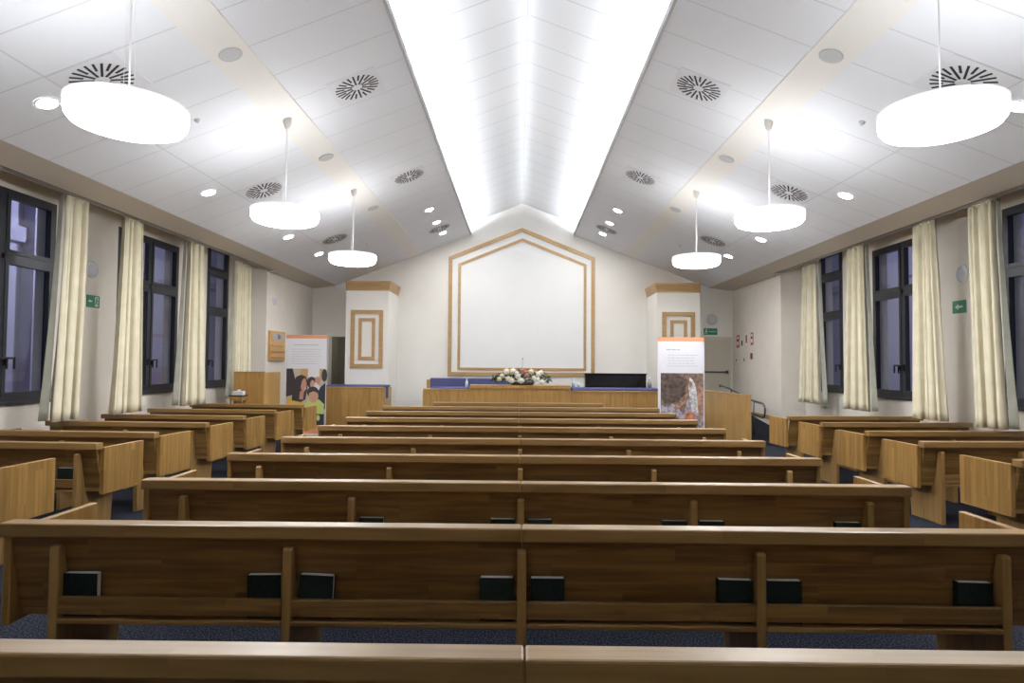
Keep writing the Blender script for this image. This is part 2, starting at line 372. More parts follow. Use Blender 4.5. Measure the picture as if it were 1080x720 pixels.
# ------------------------------------------------------------------ curtains
def curtain(sg, t0, t1, b0, b1, winside, label, npl=4.5, cxx=5.58):
    r = thing('curtain', label, 'curtain', (CX + sg * cxx, (t0 + t1) / 2, 0.84), (0, 0, 0), 'cream curtains along the windows')
    ym = (t0 + t1) / 2
    def sheet(name, u0, u1, n, mat, lining=False):
        bm = bmesh.new(); rows = []
        zt, zb = 3.562, 0.84
        ph = random.uniform(0, 6.28); wob = [random.uniform(-.4, .4) for _ in range(12)]
        nv = 22
        for j in range(nv + 1):
            q = j / nv; z = zt + (zb - zt) * q; row = []
            s = q ** 1.3
            y0 = t0 + (b0 - t0) * s; y1 = t1 + (b1 - t1) * s
            for i in range(n + 1):
                u = u0 + (u1 - u0) * i / n
                y = y0 + (y1 - y0) * u
                amp = (.046 + .022 * s)
                ang = 2 * PI * npl * u + ph + .7 * math.sin(5 * u + wob[0] * 3) + .25 * math.sin(2.2 * q + 6 * u)
                hh = abs(math.sin(ang / 2)) ** .65
                x = -sg * amp * (1.9 * hh * (0.75 + .35 * math.sin(9 * u + wob[1] * 5) ** 2) - .9)
                y += .012 * math.sin(2 * ang + .5) * (0.4 + s)
                if lining:   # the edge next to the window turns back towards the glass
                    k = (u - u0) / (u1 - u0) if winside > 0 else (u1 - u) / (u1 - u0)
                    x = -sg * .0 + sg * .02 + sg * .075 * k * (0.6 + .5 * s) ; y = (y1 if winside > 0 else y0) + winside * (.01 + .05 * k * s) - winside * .012
                row.append(bm.verts.new((x, y - ym, z - .84 + (0 if not lining else .012))))
            rows.append(row)
        for A, B in zip(rows, rows[1:]):
            for i in range(n): bm.faces.new((A[i], A[i + 1], B[i + 1], B[i]))
        me = bpy.data.meshes.new(name); bm.to_mesh(me); bm.free(); me.materials.append(mat)
        for p in me.polygons: p.use_smooth = True
        o = bpy.data.objects.new(name, me); COL.objects.link(o); o.parent = r
        md = o.modifiers.new('thickness', 'SOLIDIFY'); md.thickness = .005
        return o
    sheet('curtain_fabric', 0, 1, 96, CURT)
    sheet('lining', 0, 1, 8, LINING, True)
    hb = MB(); hb.box(-.02, .02, t0 - ym + .02, t1 - ym - .02, 2.70, 2.745, .004); hb.build('header_tape', CURT, r)
CUR = [(7.56, 7.97, 7.43, 7.86, -1, 'beyond the nearest window'), (8.67, 9.12, 8.50, 9.18, 1, 'before the middle window'),
       (10.42, 10.93, 10.3, 11.08, -1, 'between the middle and the farthest window'), (12.5, 13.1, 12.42, 13.15, -1, 'beside the farthest window')]
for sg, sd in ((-1, 'left'), (1, 'right')):
    for (a, b_, c, d, ws, w) in CUR:
        if sg > 0 and w.startswith('beside'): a, b_, c, d = 12.3, 12.92, 12.2, 13.12
        curtain(sg, a, b_, c, d, ws, 'pleated cream curtain on the %s wall %s' % (sd, w), 5.0 if b_ - a < .48 else 5.8, 5.70 if w.startswith('beside') else 5.58)

# ------------------------------------------------------------------ pews
def gable_profile():
    return [(0.0, 0.0), (0.0, 0.71), (0.012, 0.72), (0.038, 0.72), (0.042, 0.71), (0.098, 0.42), (0.105, 0.371), (0.49, 0.385), (0.47, 0.30), (0.45, 0.0)]
def make_pew(name, label, x0, x1, gables, ends, group, rails, ey=.05):
    r = thing(name, label, 'pew', (0, 0, 0), (0, 0, 0), group)
    MB().box(x0, x1, 0, .092, .757, .82, .008).build('top_rail', OAK_CAP, r)
    # backrest leans: top at y .040, foot at y .115
    MB().prism([(.043, .756), (.064, .756), (.140, .415), (.114, .400)], 'x', (x0 + .03 if x0 < -.5 else .0015), x1 - (.03 if x1 > .5 else 0.0)).build('backrest', OAK_H, r)
    MB().prism([(.112, .372), (.112, .402), (.50, .448), (.535, .443), (.54, .413), (.50, .40)], 'x', x0 + .04 if x0 < -.5 else .0225, x1 - .04 if x1 > .5 else x1).build('seat', OAK_CAP, r)
    for g in gables:
        MB().prism(gable_profile(), 'x', g - .021, g + .021, .004).build('support', OAK_LEG, r)
    for e in ends:
        s = 1 if e > 0 else -1
        MB().box(e - .019, e + .019, ey, .65, .345, .775, .005).build('end_panel', OAK_V, r)
    for a, c in rails:
        b = MB(); b.box(a, c, .004, .031, .414, .491, .004)
        b.build('book_rail', OAK_H, r)
        MB().box(a, c, -.004, .108, .374, .3975, .005).build('book_shelf', OAK_CAP, r)
    return r
ORD = ['nearest', 'second', 'third', 'fourth', 'fifth', 'sixth', 'seventh', 'eighth', 'ninth', 'farthest']
JX = .021
ROWY = [1.62, 2.89, 3.985, 5.15, 6.32, 7.495, 8.67, 9.85, 11.02, 12.20]
gL, gR = [-2.12, -1.06, 0.0], [1.075, 2.165]
Lp = make_pew('pew', '', -2.382, -.0015, gL, [-2.374], 'pews in the centre block', [(-2.098, -1.082), (-1.038, -.022)])
Rp = make_pew('pew', '', .0015, 2.424, gR, [2.416], 'pews in the centre block', [(.022, 1.053), (1.097, 2.143)])
Ls = make_pew('pew', '', -1.652, -.0015, [-1.40, 0.0], [-1.644], 'pews in the centre block', [(-1.378, -.022)])
Rs = make_pew('pew', '', .0015, 1.60, [1.37], [1.592], 'pews in the centre block', [(.022, 1.348)])
for i, y in enumerate(ROWY):
    for half, src in (('left', Ls if i == 9 else Lp), ('right', Rs if i == 9 else Rp)):
        lab = '%s half of the %s centre pew row counted from the camera' % (half, ORD[i])
        if i == 0: lab = '%s half of the nearest centre pew row, only its top rail in view' % half
        if i == 9: lab = '%s half of the short farthest centre pew row before the podium' % half
        if i in (0, 9): src.location = (JX, y, 0); src['label'] = lab
        else: dup(src, (JX, y, 0), (0, 0, 0), lab)
LY = [4.49, 5.70, 6.61, 7.70, 8.75, 9.86, 11.15]
RY = [5.17, 6.39, 7.39, 8.48, 9.53]
SL = 2.06
TH = math.radians(3.3)
sp = make_pew('pew', '', -SL / 2, SL / 2, [-SL / 2 + .19, 0, SL / 2 - .19], [-SL / 2 + .008, SL / 2 - .008], '', [(-SL / 2 + .212, -.022), (.022, SL / 2 - .212)], .093)
first = True
SIDE = {}
for sg, ys, sd, xe in ((-1, LY, 'left', -3.79), (1, RY, 'right', 4.04)):
    for i, y in enumerate(ys):
        cx = xe + sg * SL / 2 * math.cos(TH); cy = y + SL / 2 * math.sin(TH); rz = sg * TH
        n = ORD[i] if i < len(ys) - 1 else 'farthest'
        lab = '%s short angled side pew by the %s windows, counted from the camera' % (n, sd)
        if i == 0: lab = 'nearest angled side pew on the %s, cut by the photo edge' % sd
        if first: sp.location = (cx, cy, 0); sp.rotation_euler = (0, 0, rz); sp['label'] = lab; sp['group'] = 'side pews on the ' + sd; first = False; SIDE[(sd, i)] = sp
        else: SIDE[(sd, i)] = dup(sp, (cx, cy, 0), (0, 0, rz), lab, 'side pews on the ' + sd)

# ------------------------------------------------------------------ hymn books in the racks
W, TH_B, HB = .155, .037, .190
bk = thing('hymn_book', '', 'book', (0, 0, 0), (0, 0, 0), 'hymn books in the pew racks')
b = MB(); b.box(-W / 2, W / 2, 0, .003, 0, HB); b.box(-W / 2, W / 2, TH_B - .003, TH_B, 0, HB); b.box(-W / 2, -W / 2 + .004, 0, TH_B, 0, HB)
b.build('cover', COVER, bk)
MB().box(-W / 2 + .004, W / 2 - .004, .003, TH_B - .003, .003, HB - .0005).build('pages', PAGES, bk)
placed = [False]
def book(x, y, label, rz=0.0, parent_pew=None, tilt=0.0, flip=False, lean=0):
    rot = (math.radians(-lean), math.radians(tilt), rz + (PI if flip else 0))
    # stands on the rack floor between front rail and backrest
    loc = Vector((x, y + .034, .3985 + abs(math.sin(math.radians(tilt))) * W / 2))
    if not placed[0]:
        bk.location = loc; bk.rotation_euler = rot; bk['label'] = label; placed[0] = True
    else: dup(bk, loc, rot, label)
PN = ['first', 'second', 'centre', 'fourth', 'last']
GX = [JX + g for g in (-2.12, -1.06, 0.0, 1.075, 2.165)]
def rowbook(row, post, side, extra=.022, tilt=0):
    x = GX[post] + side * (.021 + W / 2 + extra)
    book(x, ROWY[row], 'dark hymn book just %s of the %s post from the left, %s centre pew row' % ('right' if side > 0 else 'left', PN[post], ORD[row]), 0, tilt=tilt)
for post, side, ex, tl in ((0, 1, .0, 0), (1, -1, .012, -1), (1, 1, .018, 2), (2, -1, .012, 0), (2, 1, .018, 0), (3, -1, .008, 1), (3, 1, .015, 0), (4, -1, .02, 1)):
    rowbook(1, post, side, ex + .002, tl)
for post, side, ex, tl in ((1, 1, .02, 0), (2, -1, .012, 0), (2, 1, .018, 0), (3, -1, .012, 0), (3, 1, .02, 0), (4, -1, .02, 0)):
    rowbook(2, post, side, ex + .002, tl)
P = SIDE[('left', 1)]
for dx, lab in ((SL / 2 - .19 - .021 - W / 2 - .02, 'dark hymn book beside the aisle-end post of the second left side pew'), (-.40, 'dark hymn book at the photo edge in the second left side pew')):
    q = Matrix.Rotation(-TH, 4, 'Z') @ Vector((dx, .042, 0)) + P.location
    book(q.x, q.y - .042, lab, -TH)

# ------------------------------------------------------------------ ceiling fittings
def slope_loc(sg, xc, y, drop=0.0):
    return (CX + sg * xc - sg * math.sin(ALPHA) * drop, y, zceil(xc) - math.cos(ALPHA) * drop)
def slope_rot(sg): return (0, sg * ALPHA, 0)
NTH = ['nearest', 'second', 'farthest', 'fourth']
# swirl air diffusers
src = thing('air_vent', '', 'vent', (0, 0, 0), (0, 0, 0), 'swirl vents in the ceiling')
MB().box(-.297, .297, -.297, .297, -.005, 0, .001).build('plate', MATS.get('vent_white') or pbr('vent_white', (0.70, 0.715, 0.755), 0.55), src)
b = MB()
for k in range(24):
    a = 2 * PI * k / 24 + .06; r0 = .062 if k % 2 == 0 else .15
    b.box(r0, .257, -.0105, .0105, -.008, -.0045, M=Matrix.Rotation(a, 4, 'Z'))
b.build('slots', SLOT, src)
b = MB(); b.lathe([(0, -.010), (.02, -.009), (.024, -.005)], 16); b.build('centre_screw', MATS['vent_white'], src, True)
used = False
for sg, sd in ((-1, 'left'), (1, 'right')):
    for xc, ys, wh in ((3.80, (5.525, 9.11, 12.69), 'outer'), (1.98, (7.255, 10.77, 14.95), 'inner')):
        for i, y in enumerate(ys):
            lab = '%s black-slotted swirl vent of the %s row, %s ceiling slope' % (NTH[i], wh, sd)
            L = slope_loc(sg, xc, y, .0005); R = slope_rot(sg)
            if not used: src.location = L; src.rotation_euler = R; src['label'] = lab; used = True
            else: dup(src, L, R, lab)
# recessed downlights
src = thing('downlight', '', 'light', (0, 0, 0), (0, 0, 0), 'recessed downlights')
MB().lathe([(.078, -.004), (.082, -.010), (.098, -.008), (.102, 0)], 32).build('trim_ring', WHITE, src, True)
MB().lathe([(0, -.005), (.079, -.005), (.079, -.001)], 32).build('lens', L_DOWN, src)
used = False
for sg, sd in ((-1, 'left'), (1, 'right')):
    for xc, ys, wh in ((4.31, (5.556, 8.52, 11.52, 13.30), 'outer'), (1.965, (13.14, 14.32, 15.50), 'inner')):
        for i, y in enumerate(ys):
            n = (['nearest', 'second', 'third', 'farthest'] if len(ys) == 4 else ['nearest', 'middle', 'farthest'])[i]
            lab = '%s small glowing downlight of the %s row, %s ceiling slope' % (n, wh, sd)
            L = slope_loc(sg, xc, y, .0005); R = slope_rot(sg)
            if not used: src.location = L; src.rotation_euler = R; src['label'] = lab; used = True
            else: dup(src, L, R, lab)
# speakers in the plaster bands
src = thing('ceiling_speaker', '', 'speaker', (0, 0, 0), (0, 0, 0), 'round speakers in the plaster bands')
MB().lathe([(.092, -.006), (.098, -.011), (.106, -.008), (.108, 0)], 32).build('trim_ring', pbr('speaker_ring', (.5, .5, .5), .6), src, True)
MB().lathe([(0, -.008), (.093, -.007), (.093, -.001)], 32).build('grille', GRILLE, src)
used = False
for sg, sd in ((-1, 'left'), (1, 'right')):
    for i, y in enumerate((5.82, 8.78, 11.67)):
        lab = '%s round grey speaker in the %s plaster band of the ceiling' % (['nearest', 'middle', 'farthest'][i], sd)
        L = slope_loc(sg, 2.80, y, .0095); R = slope_rot(sg)
        if not used: src.location = L; src.rotation_euler = R; src['label'] = lab; used = True
        else: dup(src, L, R, lab)
# small detectors
src = thing('smoke_detector', '', 'detector', (0, 0, 0), (0, 0, 0), 'small detectors on the ceiling')
MB().lathe([(.03, 0), (.03, -.012), (.016, -.02), (.012, -.035), (0, -.038)], 20).build('detector_body', pbr('detector_grey', (.58, .58, .6), .5), src, True)
used = False
for sg, sd in ((-1, 'left'), (1, 'right')):
    for xc, y, w in ((3.55, 6.69, 'tiny grey sprinkler head on the %s ceiling slope beyond the nearest pendant'), (3.45, 13.9, 'tiny grey detector on the %s ceiling slope near the front wall')):
        L = slope_loc(sg, xc, y, .0005); R = slope_rot(sg); lab = w % sd
        if not used: src.location = L; src.rotation_euler = R; src['label'] = lab; used = True
        else: dup(src, L, R, lab)
# pendant lamps
PZ = 3.235
src = thing('pendant_lamp', '', 'lamp', (0, 0, 0), (0, 0, 0), 'round pendant lamps')
R0 = .387
MB().lathe([(R0 - .03, .118), (R0 - .004, .118), (R0, .114), (R0, .098), (R0 - .004, .094), (R0 - .03, .094), (R0 - .03, .118)], 64).build('rim', RIM_GLOW, src, True)
MB().lathe([(0, -.055), (.20, -.053), (.30, -.044), (.350, -.026), (.376, .008), (.381, .05), (.379, .093), (.34, .0935), (0, .0935)], 64).build('diffuser', L_PEND, src, True)
MB().lathe([(0, .112), (.30, .112), (.30, .104), (0, .104)], 48).build('uplight', L_UP, src, True)
MB().lathe([(.035, .13), (.05, .128), (.055, .1125), (0, .1125)], 24).build('hub', WHITE, src, True)
zc = zceil(2.83) - .018 - PZ
MB().tube([(0, 0, .12), (0, 0, zc - .08)], .006, 8).build('power_cable', WHITE, src)
for k in range(2):
    a = PI / 2 * (2 * k + .6); MB().tube([(.040 * math.cos(a), .040 * math.sin(a), .125), (.016 * math.cos(a), .016 * math.sin(a), zc - .09)], .0014, 6).build('suspension_wire', WHITE, src)
MB().lathe([(0, zc - .10), (.022, zc - .10), (.030, zc - .088), (.048, zc - .03), (.050, zc + .03)], 28).build('canopy', pbr('canopy_white', (.66, .64, .6), .5), src, True)
used = False
for sg, sd in ((-1, 'left'), (1, 'right')):
    for i, y in enumerate((4.37, 7.375, 10.405)):
        lab = '%s round white pendant lamp of the %s row' % (['nearest', 'middle', 'farthest'][i], sd)
        L = (CX + sg * 2.83, y, PZ)
        if not used: src.location = L; src['label'] = lab; used = True
        else: dup(src, L, (0, 0, 0), lab)

# ------------------------------------------------------------------ front wall
wp = thing('wall_panel', 'large white house-shaped panel with a double oak frame on the front wall', 'panel', (.07, YF, 1.26))
def house(x0, x1, z0, z1, za): xm = (x0 + x1) / 2; return [(x0 - .07, z0 - 1.26), (x1 - .07, z0 - 1.26), (x1 - .07, z1 - 1.26), (xm - .07, za - 1.26), (x0 - .07, z1 - 1.26)]
MB().prism(house(-1.85, 1.99, 1.27, 4.38, 5.16), 'y', -.012, -.001).build('panel_field', PANELW, wp)
MB().frame(house(-1.87, 2.01, 1.25, 4.395, 5.185), .098, -.045, -.0125).build('outer_frame', OAK_TRIM, wp)
MB().frame(house(-1.615, 1.785, 1.395, 4.215, 4.905), .07, -.035, -.0125).build('inner_frame', OAK_TRIM, wp)
def pillar(x0, x1, sd):
    r = thing('pillar', 'square white pillar with oak crown and oak picture frames, %s of the front wall panel' % sd, 'pillar', ((x0 + x1) / 2, 15.6, .42))
    w = (x1 - x0) / 2
    MB().box(-w, w, 0, 1.195, 0, 2.93).build('shaft', WALLF, r)
    b = MB()
    L, R_ = (0, 1) if sd == 'left' else (1, 0)
    for z0, z1, o in ((2.93, 2.965, .012), (3.12, 3.165, .06)): b.box(-w - o * L, w + o * R_, -o, 1.195, z0, z1, .004)
    t = bmesh.new(); A = [t.verts.new(p) for p in ((-w - .012 * L, -.012, 2.965), (w + .012 * R_, -.012, 2.965), (w + .012 * R_, 1.19, 2.965), (-w - .012 * L, 1.19, 2.965))]
    B = [t.verts.new(p) for p in ((-w - .055 * L, -.055, 3.12), (w + .055 * R_, -.055, 3.12), (w + .055 * R_, 1.19, 3.12), (-w - .055 * L, 1.19, 3.12))]
    t.faces.new(A); t.faces.new(B)
    for k in range(4): t.faces.new((A[k], A[(k + 1) % 4], B[(k + 1) % 4], B[k]))
    bmesh.ops.recalc_face_normals(t, faces=t.faces[:]); b.merge(t)
    b.build('crown', OAK_TRIM, r)
    fo = 0.0
    b = MB(); b.frame([(-.40, 1.02), (.40, 1.02), (.40, 2.45), (-.40, 2.45)], .10, -.03, -.0005); b.build('outer_frame', OAK_TRIM, r)
    b = MB(); b.frame([(-.205, 1.22), (.205, 1.22), (.205, 2.25), (-.205, 2.25)], .08, -.025, -.0005); b.build('inner_frame', OAK_TRIM, r)
pillar(-4.27, -3.21, 'left'); pillar(3.39, 4.45, 'right')

# podium rail
pr = thing('podium_rail', 'long low oak podium front with raised middle before the white panel', 'rail', (0, 14.0, 0))
MB().box(-2.10, -1.05, .06, .10, 0, .985).build('front_panel', OAK_PANEL, pr)
MB().box(-1.05, 1.13, 0, .04, 0, 1.02).build('front_panel', OAK_PANEL, pr)
MB().box(1.13, 3.13, .06, .10, 0, .965).build('front_panel', OAK_PANEL, pr)
b = MB(); b.box(-2.11, -1.05, .04, .32, .985, 1.01, .004); b.build('top_ledge', OAK_TRIM, pr)
b = MB(); b.box(-1.07, 1.15, -.025, .42, 1.02, 1.10, .006); b.build('desk_top', OAK_PANEL, pr)
b = MB(); b.box(1.15, 3.14, .04, .30, .965, .99, .004); b.build('top_ledge', OAK_TRIM, pr)
b = MB(); b.box(1.18, 3.12, .07, .62, .9905, 1.045, .012); b.build('blue_top', BLUE, pr)
b = MB(); b.box(-1.95, -1.07, .10, .6, 1.0105, 1.035, .008); b.build('blue_top', BLUE, pr)
for x in (-2.1, 3.11): MB().box(x - .02, x + .02, .10, .62, 0, .96).build('side_panel', OAK_PANEL_Y, pr)
# blue bench behind the rail
bb = thing('choir_bench', 'blue upholstered bench with an oak end behind the left of the podium front', 'bench', (0, 15.25, .42))
b = MB(); b.box(-2.12, -.2, 0, .09, .25, .80, .02); b.build('backrest', BLUE, bb)
MB().box(-2.12, -.2, .09, .55, .30, .42, .02).build('seat', BLUE, bb)
MB().box(-2.20, -2.13, -.02, .55, 0, .76, .008).build('end_panel', OAK_PANEL_Y, bb)
MB().box(-.19, -.13, -.02, .55, 0, .76, .008).build('end_panel', OAK_PANEL_Y, bb)
# piano
pn = thing('piano', 'glossy black upright piano seen from behind on the podium', 'piano', (2.29, 15.0, .42))
MB().box(-.72, .72, 0, .30, .03, .91, .008).build('case', GLOSS, pn)
MB().box(-.73, .73, -.012, .32, .91, .945, .006).build('lid', GLOSS, pn)
b = MB(); b.box(-.72, -.66, .30, .62, .03, .60, .006); b.box(.66, .72, .30, .62, .03, .60, .006); b.box(-.66, .66, .30, .62, .50, .60, .006); b.build('keybed', GLOSS, pn)
for sx in (-1, 1):
    for yy in (.05, .55): MB().lathe([(0, 0), (.025, 0), (.025, .03), (0, .03)], 14, Matrix.Translation((sx * .66, yy, 0))).build('castor', BLACK, pn)
# bottles
def bottle(x, y, z, h, r, m, label):
    t = thing('bottle', label, 'bottle', (x, y, z))
    MB().lathe([(0, 0), (r, 0), (r, h * .55), (r * .75, h * .70), (r * .36, h * .82), (r * .36, h * .9), (0, h * .9)], 20).build('body', m, t, True)
    MB().lathe([(0, h * .9), (r * .42, h * .9), (r * .42, h), (0, h)], 16).build('cap', WHITE, t, True)
bottle(-1.16, 14.30, 1.0355, .19, .036, BOTTLE, 'pale blue water bottle left of the flowers on the podium front')
bottle(1.24, 14.35, 1.0455, .20, .036, BOTTLE, 'pale blue water bottle right of the flowers on the podium front')
bottle(1.36, 14.40, 1.0455, .15, .034, BOTTLE, 'shorter pale bottle next to the one right of the flowers')
bottle(2.96, 14.40, 1.0455, .23, .055, BOTTLEG, 'grey bottle at the right end of the podium front beside the piano')
# microphone
mc = thing('microphone', 'thin gooseneck microphone rising behind the flowers on the podium desk', 'microphone', (.09, 14.385, 1.1005))
MB().lathe([(0, 0), (.04, 0), (.04, .015), (0, .018)], 18).build('base', BLACK, mc)
MB().tube([(0, 0, .015), (0, .0, .3), (0, -.01, .52), (.005, -.05, .58)], .005, 8).build('gooseneck', pbr('gooseneck_grey', (.25, .25, .25), .4), mc)
MB().ball((.005, -.06, .59), .014).build('capsule', BLACK, mc)
# flowers
fl = thing('flower_arrangement', 'low white rose and greenery arrangement on the podium desk', 'flowers', (.08, 14.17, 1.1005))
MB().lathe([(0, 0), (.16, 0), (.20, .07), (.18, .08), (0, .08)], 24, Matrix.Diagonal((1.5, .7, 1, 1))).build('bowl', pbr('dark_bowl', (.03, .04, .03), .4), fl, True)
LEAF1 = pbr('leaf_dark', (.02, .05, .025), .5); LEAF2 = pbr('leaf_light', (.09, .15, .07), .5)
bm = [MB(), MB()]
for k in range(420):
    u = random.uniform(-1, 1); a = random.uniform(0, PI); rr = random.uniform(.5, 1)
    x = .64 * u; h = .30 * math.sqrt(max(.05, 1 - u * u * .9))
    y = -.17 * math.cos(a) * rr * (1 - .4 * abs(u)); z = max(.085, .09 + h * math.sin(a) * rr * .9 - .05 * random.random())
    t = bmesh.new(); l = random.uniform(.05, .1); w = l * .33
    vs = [t.verts.new(p) for p in ((0, 0, 0), (l * .5, w, .01), (l, 0, -.005), (l * .5, -w, .01))]; t.faces.new(vs)
    M = Matrix.Translation((x, y, z)) @ Matrix.Rotation(random.uniform(0, 6.28), 4, 'Z') @ Matrix.Rotation(random.uniform(-1.2, .8), 4, 'Y') @ Matrix.Rotation(random.uniform(-1, 1), 4, 'X')
    bm[0 if random.random() < .68 else 1].merge(t, M)
bm[0].build('dark_leaves', LEAF1, fl); bm[1].build('pale_leaves', LEAF2, fl)
ROSEW = pbr('rose_white', (.78, .76, .68), .7); ROSEP = pbr('rose_pink', (.45, .20, .17), .7); ROSEC = pbr('rose_cream', (.72, .66, .46), .7)
spots = [(-.44, .20, ROSEC), (-.34, .30, ROSEW), (-.30, .14, ROSEC), (-.20, .31, ROSEW), (-.23, .10, ROSEW), (-.12, .26, ROSEW), (-.09, .20, ROSEW), (.0, .33, ROSEP), (-.02, .10, ROSEW),
         (.07, .28, ROSEP), (.10, .22, ROSEP), (.20, .30, ROSEC), (.26, .16, ROSEW), (.34, .13, ROSEW), (.42, .28, ROSEW), (.37, .24, ROSEW), (-.50, .13, ROSEC), (.44, .07, ROSEW)]
for x, z, m in spots:
    b = MB(); r = random.uniform(.044, .056)
    b.ball((0, 0, 0), r * .62, 2)
    for ring, (n, rad, sc_) in enumerate(((5, .45, .62), (6, .8, .7))):
        for k in range(n):
            a = 2 * PI * k / n + ring * .5
            b.ball((r * rad * math.cos(a), -r * .15 + r * .35 * ring, r * rad * math.sin(a)), r * sc_ * .75, 1, (1, .6, 1))
    o = b.build('rose', m, fl, True); o.location = (x, -.17 + .06 * abs(x), z)

# low oak wall left of the steps, with blue cushion
lw = thing('low_wall', 'low oak wall with a blue top in front of the left pillar', 'low wall', (-3.83, 14.65, 0))
MB().box(-.68, .68, 0, .05, 0, .985).build('front_panel', OAK_PANEL, lw)
MB().box(-.68, .72, -.015, .10, .985, 1.01, .004).build('top_ledge', OAK_TRIM, lw)
MB().box(.67, .72, .05, .93, 0, .985).build('side_panel', OAK_PANEL_Y, lw)
MB().box(-.68, .70, .12, .90, .99, 1.04, .012).build('blue_top', BLUE, lw)
MB().box(.725, .745, .25, .45, .74, 1.03, .008).build('blue_flap', BLUE, lw)
# right low wall beside the ramp
rw = thing('low_wall', 'low oak side wall running from the right banner towards the ramp', 'low wall', (4.40, 13.6, 0), (0, 0, math.radians(5.2)))
MB().box(-.05, .05, -1.12, .0, 0, .975).build('near_panel', OAK_PANEL_Y, rw)
MB().box(-.05, .05, .0, 1.15, 0, .975).build('far_panel', OAK_PANEL_Y, rw)
MB().box(-.06, .06, -1.13, 1.15, .975, 1.0, .004).build('top_ledge', OAK_TRIM, rw)
# hand rail by the ramp
hr = thing('hand_rail', 'dark steel looped hand rail of the ramp behind the right low wall', 'handrail', (4.95, 13.0, 0))
b = MB(); pts = []
path = [(-.10, 2.3, 1.05), (-.12, 2.32, 1.10), (-.10, 1.7, 1.04), (-.02, .4, .83), (.0, -.05, .80)]
for i in range(9):
    a = PI / 2 - PI * i / 8; pts.append((0, -.05 - .12 * math.cos(a) - 0, .66 + .14 * math.sin(a)))
b.tube(path + pts[1:] + [(0, .5, .56), (-.05, 1.5, .72)], .02, 10); b.build('rail_tube', METAL, hr, True)
for y, zt in ((.35, .83), (1.6, 1.02)):
    z0 = .36 * max(0, (13.0 + y - 12.45)) / 2.95
    MB().tube([(-.02 - .04 * y, y, z0), (-.02 - .04 * y, y, zt)], .016, 10).build('post', METAL, hr, True)
struct(MB().box(CX + XJ - .018, CX + XJ, YJ + .02, YF, .37, .46, .002).build('baseboard_right', OAK_TRIM))

# wooden enclosure by the left front corner
en = thing('organ_enclosure', 'tall plain oak enclosure standing in the left front corner', 'enclosure', (-5.13, 11.5 * 1.1167, 0))
ye = 12.30
en.location = (-4.94, ye, 0)
MB().box(-.59, 0, 0, .05, 0, 1.365, .004).build('front_panel', OAK_PANEL, en)
MB().box(-.05, 0, .051, .86, 0, 1.365, .004).build('side_panel', OAK_PANEL_Y, en)
MB().box(-.59, .008, -.008, .058, 1.3655, 1.38, .003).build('top_trim', OAK_TRIM, en)
st = thing('side_table', 'small black-topped wooden table between the farthest left pew and the oak enclosure', 'table', (-5.33, 12.08, 0))
MB().box(-.13, .13, -.13, .13, .915, .935, .004).build('top', BLACK, st)
MB().box(-.12, .12, -.12, .12, .84, .915, .003).build('apron', OAK_LEG, st)
for sx in (-1, 1):
    for sy in (-1, 1): MB().box(sx * .10 - .015, sx * .10 + .015, sy * .10 - .015, sy * .10 + .015, 0, .84).build('leg', OAK_LEG, st)
bx = thing('tissue_box', 'small pale box on the little black-topped table in the left corner', 'box', (-5.32, 12.07, .9355))
MB().box(-.10, .10, -.06, .06, 0, .075, .006).build('carton', PRINTW, bx)
MB().prism([(-.04, .0755), (.04, .0755), (.02, .11), (-.015, .105)], 'y', -.004, .004).build('tissue', WHITE, bx)

# hymn board on the left jog wall
xw = CX - XJ
hb = thing('hymn_board', 'oak hymn number board hanging on the left wall near the front', 'board', (xw + .0005, 14.28, 1.6), (0, 0, PI / 2))
# local x runs along the wall (towards the front is +x after rotation), -y faces the room
MB().box(-.44, .44, -.06, -.0, 0, .66, .006).build('board', OAK_BOARD, hb)
MB().box(-.36, .36, -.068, -.0605, .47, .60, .002).build('number_strip', pbr('strip_grey', (.42, .43, .46), .6), hb)
for z in (.06, .19, .32): MB().box(-.36, .36, -.075, -.0605, z, z + .03, .003).build('slat', OAK_TRIM, hb)
def text_obj(s, size, name, mat, parent, loc, rot, depth=.002):
    cu = bpy.data.curves.new(name, 'FONT'); cu.body = s; cu.size = size; cu.extrude = depth; cu.align_x = 'CENTER'; cu.align_y = 'CENTER'
    t = bpy.data.objects.new(name, cu); COL.objects.link(t)
    dg = bpy.context.evaluated_depsgraph_get(); me = bpy.data.meshes.new_from_object(t.evaluated_get(dg))
    bpy.data.objects.remove(t); me.materials.clear(); me.materials.append(mat)
    o = bpy.data.objects.new(name, me); COL.objects.link(o); o.parent = parent; o.location = loc; o.rotation_euler = rot
    return o
text_obj('761', .15, 'hymn_numbers', BLACK, hb, (0.04, -.0705, .535), (PI / 2, 0, 0))

# wall speakers and exit signs
def wall_speaker(x, y, z, rz, label, r=.10):
    t = thing('wall_speaker', label, 'speaker', (x, y, z), (0, 0, rz), 'round wall speakers')
    M = Matrix.Rotation(PI / 2, 4, 'X')
    MB().lathe([(r * .9, .02), (r * .97, .026), (r, .018), (r, 0)], 32, M).build('rim', WHITE, t, True)
    MB().lathe([(0, .03), (r * .5, .028), (r * .9, .02), (r * .9, .001)], 32, M).build('grille', SPKW, t, True)
wall_speaker(CX - XW, 8.83, 2.85, PI / 2, 'round white wall speaker above the green sign on the left wall', .125)
wall_speaker(CX + XW, 8.86, 2.86, -PI / 2, 'round white wall speaker above the green sign on the right wall', .125)
wall_speaker(5.10, YF, 2.78, 0, 'round white wall speaker above the exit sign on the front wall', .16)
wall_speaker(xw, 14.15, 2.95, PI / 2, 'round white wall speaker above the hymn board', .10)
